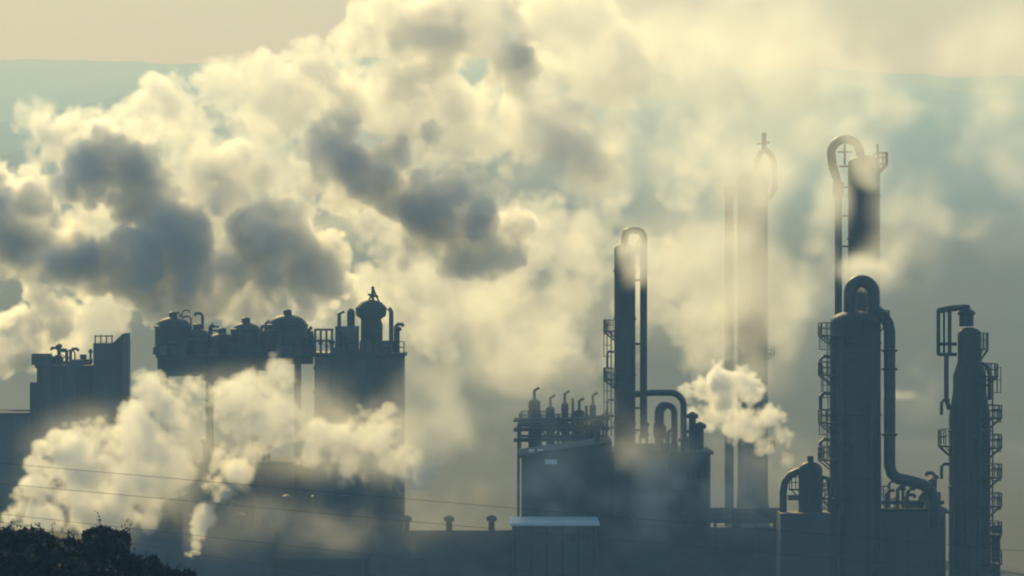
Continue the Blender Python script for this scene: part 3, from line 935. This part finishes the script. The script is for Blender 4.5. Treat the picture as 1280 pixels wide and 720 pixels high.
class Steam:
    def __init__(self, lo, hi, vs, seed, tk=1.0):
        self.tk = tk
        self.lo, self.vs = np.array(lo, float), vs
        self.sh = tuple(int(n) for n in ((np.array(hi) - self.lo) / vs).astype(int) + 1)
        self.hi = self.lo + (np.array(self.sh) - 1) * vs
        self.V = np.zeros(self.sh, np.float32)       # how deep inside a puff, 0..1
        self.D = np.zeros(self.sh, np.float32)       # density of that puff
        self.T = np.zeros(self.sh, np.float32)       # thin soft vapour
        self.rng = np.random.default_rng(seed)
    def local(self, c, r):
        r = np.broadcast_to(r, 3)
        a = np.maximum(np.floor((c - r - self.lo) / self.vs).astype(int), 0)
        b = np.minimum(np.ceil((c + r - self.lo) / self.vs).astype(int) + 1, self.sh)
        if (b <= a).any(): return None, None
        ax = [((self.lo[i] + np.arange(a[i], b[i]) * self.vs - c[i]) / r[i]).astype(np.float32) for i in range(3)]
        R2 = ax[0][:, None, None] ** 2 + ax[1][None, :, None] ** 2 + ax[2][None, None, :] ** 2
        return (slice(a[0], b[0]), slice(a[1], b[1]), slice(a[2], b[2])), R2
    def ball(self, c, r, d, edge):
        k, R2 = self.local(c, r)
        if k is None: return
        v = np.clip((1 - np.sqrt(R2)) * r / edge, 0, 1)
        np.maximum(self.V[k], v, out=self.V[k])
        np.maximum(self.D[k], np.clip(v * 4, 0, 1) * d, out=self.D[k])
    def puff(self, px, py, rp, d, Y, edge=.8, lev=2, squash=1.0):
        c = at(px, py, Y)
        r = wd(rp, Y)
        rng = self.rng
        def rec(c, r, lev):
            self.ball(c, r, d, min(edge, r * .6))
            if lev == 0 or r < 2 * self.vs: return
            for u in rng.normal(size=(22 if lev == 2 else 9, 3)):
                u /= np.linalg.norm(u)
                rec(c + u * r * rng.uniform(.65, .95), r * rng.uniform(.24, .48), lev - 1)
        rec(c, r * .76, lev)
    def soft(self, px, py, rx, ry, d, Y, depth=8.):
        k, R2 = self.local(at(px, py, Y), np.array((wd(rx, Y), depth, wd(ry, Y))))
        if k is None: return
        self.T[k] += d * self.tk * np.clip(1 - R2, 0, 1) ** 2
    def link(self, name, label, density, g, erode=.35, shell=.14, core=.26, ncell=3.0, tcell=9.0, tamp=.9, colour=(1, 1, 1)):
        rng = self.rng
        n = fbm(self.sh, ncell / self.vs, 5, rng, .70, True)
        v = self.V + erode * n * (self.V > 0)
        sm = lambda v, a, b: (lambda q: q * q * (3 - 2 * q))(np.clip((v - a) / (b - a), 0, 1))
        D = self.D * (shell * sm(v, .05, .2) + (1 - shell) * sm(self.V + core * n, .22, .62)) * np.clip(.85 + .2 * n, .4, 2)
        if self.T.max() > 0:
            D += self.T * np.clip(.55 + tamp * fbm(self.sh, tcell / self.vs, 4, rng, .6), 0, 3)
        D[:, :, :18] *= (np.arange(18, dtype=np.float32) / 18)[None, None, :] ** 1.5   # thins out downward
        for s in range(3):                              # nothing touches the faces of the grid
            E_ = np.moveaxis(D, s, 0)
            E_[0] = 0; E_[-1] = 0
        return grid_volume(name, label, self.lo, self.hi, D, volume_material(name, density, colour, g))

def grid_volume(name, label, lo, hi, D, mat):
    nx, ny, nz = D.shape
    N = D.size
    Wd = 2048
    Hd = (N + Wd - 1) // Wd
    img = bpy.data.images.new(name + '_density', Wd, Hd, alpha=True, float_buffer=True, is_data=True)
    buf = np.ones((Wd * Hd, 4), np.float32)
    buf[:, :3] = 0
    buf[:N, 0] = D.ravel()
    img.pixels.foreach_set(buf.ravel())
    img.update()
    ob = bpy.data.objects.new(name, bpy.data.volumes.new(name))
    C.objects.link(ob)
    ob.data.materials.append(mat)
    g = bpy.data.node_groups.new(name, 'GeometryNodeTree')
    g.interface.new_socket('Geometry', in_out='INPUT', socket_type='NodeSocketGeometry')
    g.interface.new_socket('Geometry', in_out='OUTPUT', socket_type='NodeSocketGeometry')
    n, l = g.nodes, g.links
    n.new('NodeGroupInput')
    go = n.new('NodeGroupOutput')
    vc = n.new('GeometryNodeVolumeCube')
    vc.inputs['Min'].default_value = tuple(lo)
    vc.inputs['Max'].default_value = tuple(hi)
    for k, v in zip('XYZ', D.shape):
        vc.inputs['Resolution ' + k].default_value = v
    pos = n.new('GeometryNodeInputPosition')
    def vm(op, a, b=None, out=0):
        q = n.new('ShaderNodeVectorMath')
        q.operation = op
        for i, s in enumerate((a, b)):
            if s is None: continue
            if isinstance(s, tuple): q.inputs[i].default_value = s
            else: l.new(s, q.inputs[i])
        return q.outputs[out]
    def ma(op, a, b=None):
        q = n.new('ShaderNodeMath')
        q.operation = op
        for i, s in enumerate((a, b)):
            if s is None: continue
            if isinstance(s, (int, float)): q.inputs[i].default_value = s
            else: l.new(s, q.inputs[i])
        return q.outputs[0]
    sc = tuple(float((r - 1) / (h - a_)) for r, h, a_ in zip(D.shape, hi, lo))
    p = vm('FLOOR', vm('ADD', vm('MULTIPLY', vm('SUBTRACT', pos.outputs[0], tuple(float(x) for x in lo)), sc), (.5, .5, .5)))
    # voxel index = slice row offset + column, kept exact in floats below 2**24
    idx = vm('DOT_PRODUCT', p, (float(ny * nz), float(nz), 1.0), 'Value')
    row = ma('FLOOR', ma('DIVIDE', ma('ADD', idx, .5), float(Wd)))
    col = ma('SUBTRACT', idx, ma('MULTIPLY', row, float(Wd)))
    cx = n.new('ShaderNodeCombineXYZ')
    l.new(ma('DIVIDE', ma('ADD', col, .5), float(Wd)), cx.inputs[0])
    l.new(ma('DIVIDE', ma('ADD', row, .5), float(Hd)), cx.inputs[1])
    it = n.new('GeometryNodeImageTexture')
    it.interpolation = 'Closest'
    it.inputs['Image'].default_value = img
    l.new(cx.outputs[0], it.inputs['Vector'])
    sx = n.new('ShaderNodeSeparateXYZ')
    l.new(it.outputs['Color'], sx.inputs[0])
    l.new(sx.outputs[0], vc.inputs['Density'])
    sm = n.new('GeometryNodeSetMaterial')
    sm.inputs['Material'].default_value = mat
    l.new(vc.outputs[0], sm.inputs[0])
    l.new(sm.outputs[0], go.inputs[0])
    ob.modifiers.new('steam', 'NODES').node_group = g
    ob['kind'] = 'stuff'
    ob['label'] = label
    return ob

# great bank of steam behind the plant
YC = 600
bank = Steam((-75, 582, 18), (50, 623, 84), .29, 11, .3)
R_ = random.Random(8)
for px, py, rp, d, dy in (
        (88, 172, 46, .30, 6), (62, 158, 26, .25, 4), (118, 158, 30, .25, 6), (205, 132, 44, .25, 8), (172, 150, 30, .25, 8), (238, 150, 34, .2, 8),
        (150, 214, 62, 1.0, 0), (108, 222, 42, .8, -2), (190, 250, 46, .7, 0), (30, 262, 52, .9, -2), (0, 300, 60, .9, 0), (55, 320, 46, .5, 2), (-20, 230, 40, .6, 4),
        (222, 306, 60, 1.0, -6), (170, 330, 58, 1.0, -6), (105, 330, 50, 1.0, -6), (250, 350, 60, 1.0, -4), (200, 370, 40, .8, -4), (300, 375, 34, .8, -2),
        (292, 225, 60, .3, 5), (262, 268, 46, .25, 6), (340, 300, 66, .6, 2), (390, 340, 56, .6, 0), (330, 360, 46, .6, -2),
        (350, 130, 60, .18, 10), (372, 104, 30, .28, 8), (396, 88, 28, .25, 8), (330, 90, 40, .18, 10), (435, 110, 40, .3, 8),
        (418, 196, 44, .5, -2), (462, 226, 44, .55, -4), (430, 246, 34, .5, -2), (492, 238, 30, .4, 0), (420, 170, 42, .5, 2), (480, 200, 36, .6, 0),
        (545, 262, 54, .8, -4), (600, 298, 50, .8, -4), (520, 300, 36, .5, -2), (585, 266, 44, .6, -6), (508, 252, 36, .5, -5), (572, 318, 34, .6, -6), (628, 318, 30, .6, -5), (640, 290, 40, .7, -2), (570, 232, 36, .5, 0),
        (500, 120, 66, .2, 8), (560, 150, 70, .15, 10), (530, 50, 62, .35, 8), (480, 30, 50, .15, 10), (436, 52, 32, .15, 9), (455, 12, 28, .15, 10), (415, 76, 26, .2, 9), (590, 10, 66, .2, 10), (640, 82, 44, .45, 6), (655, 150, 50, .15, 8),
        (25, 420, 48, .7, -2), (-10, 440, 44, .8, -2), (70, 395, 34, .5, 0), (110, 415, 48, .2, 6), (90, 445, 40, .18, 6), (140, 400, 34, .2, 6),
        (710, 20, 70, .12, 8), (760, 80, 70, .12, 8), (705, 150, 40, .25, 4)):
    bank.puff(px, py, rp * 1.22, min(.62, max(d * 1.0, .2)) if px < 660 else d, YC + dy * .9 + R_.uniform(-1.5, 1.5), edge=1.5)
for px, py, rp, d in ((700, 180, 60, .2), (748, 206, 54, .2), (685, 158, 44, .16), (770, 178, 44, .14), (720, 225, 40, .14)):
    bank.puff(px, py, rp, d, YC + R_.uniform(-3, 3), edge=4, lev=1)
# smaller lobes swelling out between the big ones
for k in range(46):
    px, py = R_.uniform(-10, 640), R_.uniform(110, 400)
    if py < 210 - px * .35 or py > 395: continue
    bank.puff(px, py, R_.uniform(18, 36), R_.uniform(.15, .4), YC + R_.uniform(-11, -2), edge=1.3)
# thinner billows behind them that the sun shines through
for k in range(120):
    px = R_.uniform(20, 900)
    top = 110 - px * .28 if px < 420 else -10
    bot = 400 if px < 500 else 470
    py = R_.uniform(max(top, -20) + 40, bot)
    if px < 150 and py < 150: continue
    bank.puff(px, py, R_.uniform(26, 62), R_.uniform(.05, .14) * (1 if px < 700 else .6), YC + R_.uniform(8, 16), edge=2.0)
for px, py, rx, ry, d, dy in (
        (715, 195, 90, 70, .35, 0), (750, 225, 60, 50, .25, 0), (690, 170, 60, 50, .15, 0),
        (600, 200, 260, 210, .05, 6), (400, 250, 300, 200, .05, 8), (200, 260, 220, 170, .03, 8),
        (560, 420, 160, 130, .10, 2), (480, 380, 120, 90, .10, 2), (640, 440, 120, 120, .06, 0), (700, 380, 120, 120, .05, 4),
        (800, 60, 260, 140, .045, 8), (900, 150, 140, 120, .045, 6), (640, 40, 200, 120, .05, 8), (850, 340, 120, 140, .05, 4), (860, 190, 120, 80, .07, 4), (800, 140, 130, 100, .12, 6), (900, 60, 170, 110, .09, 6), (700, 110, 110, 90, .1, 6),
        (960, 60, 130, 130, .05, 6), (1010, 130, 90, 110, .05, 6), (975, 300, 110, 180, .06, 4),
        (935, 225, 80, 55, .22, 4), (930, 360, 90, 150, .12, 4), (945, 500, 70, 90, .06, 4), (1030, 380, 70, 150, .05, 4)):
    bank.soft(px, py, rx, ry, d, YC + dy, 14)
bank.link('steam_bank', 'great bank of billowing cream steam with dark hollows over the left of the plant', 1.9, .66, erode=.42, shell=.30, ncell=3.6, tcell=7)

# unseen extension of the bank above the view, added to shade hall and mist
up = Steam((-54, 572, 79), (4, 636, 116), .8, 41, 1.0)
for k in range(70):
    x_, z_ = R_.uniform(-38, -14), R_.uniform(84, 108)
    up.puff(640 + x_ * FPX / YC, 360 - (z_ - EYE) * FPX / YC, R_.uniform(50, 90), R_.uniform(.4, .8), YC + R_.uniform(-14, 18), edge=2.0, lev=1)
up.link('shading_steam', 'unseen extension of the great steam bank, added above the view to shade the hall and low mist', .8, .66, erode=.3, ncell=5)

# bright low plume at lower left
YP = 440
low = Steam((-52, 426, 4), (4, 456, 31), .22, 23)
for px, py, rp, d, dy in (
        (62, 600, 46, .5, 0), (40, 640, 34, .5, 0), (22, 655, 26, .4, 2), (100, 560, 44, .4, 0), (78, 555, 28, .4, 2), (120, 620, 54, .5, -2), (150, 560, 48, .4, 2),
        (196, 500, 38, .35, 4), (184, 478, 26, .3, 5), (215, 520, 42, .35, 2), (180, 545, 44, .4, 0), (236, 494, 30, .3, 4), (170, 610, 50, .4, 2), (205, 590, 46, .35, 0),
        (300, 500, 44, .3, 2), (340, 472, 34, .25, 4), (318, 545, 42, .3, 0), (284, 500, 30, .25, 4), (350, 520, 44, .25, 2), (296, 590, 34, .25, 0),
        (395, 560, 36, .3, 0), (430, 550, 36, .3, -2), (470, 540, 40, .3, 0), (502, 580, 34, .25, 0), (440, 590, 26, .2, 0), (530, 590, 30, .2, 2),
        (240, 690, 13, 1.0, -4), (243, 680, 14, 1.0, -4), (246, 668, 17, .9, -4), (251, 657, 19, .8, -4), (256, 645, 20, .8, -4), (262, 632, 22, .6, -3), (268, 618, 24, .6, -3), (276, 602, 28, .5, -2), (288, 584, 32, .4, -2),
        (70, 645, 40, .45, -2), (130, 655, 30, .4, -2)):
    low.puff(px, py, rp * (1.15 if rp > 20 else 1), d, YP + dy, edge=1.1)
for px, py, rx, ry, d in ((150, 590, 170, 110, .05), (330, 530, 200, 90, .04), (500, 545, 110, 80, .04), (440, 560, 120, 70, .04)):
    low.soft(px, py, rx, ry, d, YP, 10)
low.link('low_steam_plume', 'bright low plume of steam rising behind the dark bushes', 2.0, .66, erode=.6, shell=.4, core=.4, ncell=2.2, tcell=4)

# crisp small plume right of the hall
YS = 470
sm_ = Steam((14, 460, 12), (36, 482, 30), .2, 5)
for px, py, rp, d, dy in ((900, 480, 30, .9, 0), (878, 486, 20, .8, 0), (928, 478, 24, .9, 0), (940, 492, 22, .8, 0), (860, 492, 16, .5, 0), (905, 500, 26, .7, 0),
                          (918, 530, 30, .30, 3), (890, 525, 24, .3, 3), (940, 535, 24, .25, 3), (870, 520, 18, .3, 3), (962, 520, 22, .4, 0), (978, 545, 18, .2, 0), (955, 555, 18, .2, 2), (985, 575, 14, .15, 0)):
    sm_.puff(px, py, rp * 1.06, d, YS + dy, edge=.7)
sm_.link('small_steam_plume', 'small crisp puff of steam just right of the dark hall', 2.6, .66, erode=.35, shell=.3, ncell=1.4)

# thin vapour drifting past the tops of the columns, in front of them
YV = 406
veil = Steam((-30, 400, 4), (54, 412, 66), .36, 31)
for px, py, rx, ry, d in (
        (772, 318, 60, 46, .20), (760, 296, 60, 40, .14), (790, 330, 40, 40, .12), (740, 330, 60, 60, .06),
        (1092, 200, 40, 46, .3), (1084, 160, 46, 56, .12), (1105, 130, 60, 70, .06), (1078, 338, 46, 30, .26), (1100, 330, 50, 50, .1),
        (1040, 250, 36, 80, .16), (1020, 310, 36, 70, .18), (1000, 370, 34, 70, .16), (985, 430, 36, 60, .12), (1015, 180, 50, 90, .06),
        (1110, 120, 170, 120, .075), (1240, 80, 120, 110, .08), (1000, 60, 120, 110, .06), (1140, 270, 70, 120, .07), (1200, 275, 70, 34, .1), (1250, 200, 90, 150, .05),
        (1150, 480, 60, 60, .03), (1130, 493, 30, 9, .2), (880, 340, 80, 120, .05), (940, 220, 60, 60, .1),
        (600, 535, 120, 70, .04), (690, 510, 100, 50, .04), (560, 500, 110, 70, .03), (500, 610, 120, 70, .012), (660, 620, 150, 90, .03),
        (800, 610, 190, 110, .06), (480, 665, 300, 40, .012), (940, 610, 120, 110, .035), (1100, 680, 190, 70, .02), (330, 660, 200, 60, .02)):
    veil.soft(px, py, rx, ry, d, YV, 6)
veil.link('drifting_vapour', 'thin veil of vapour drifting across the column tops', 1.0, .62, tcell=3.0, tamp=1.7)
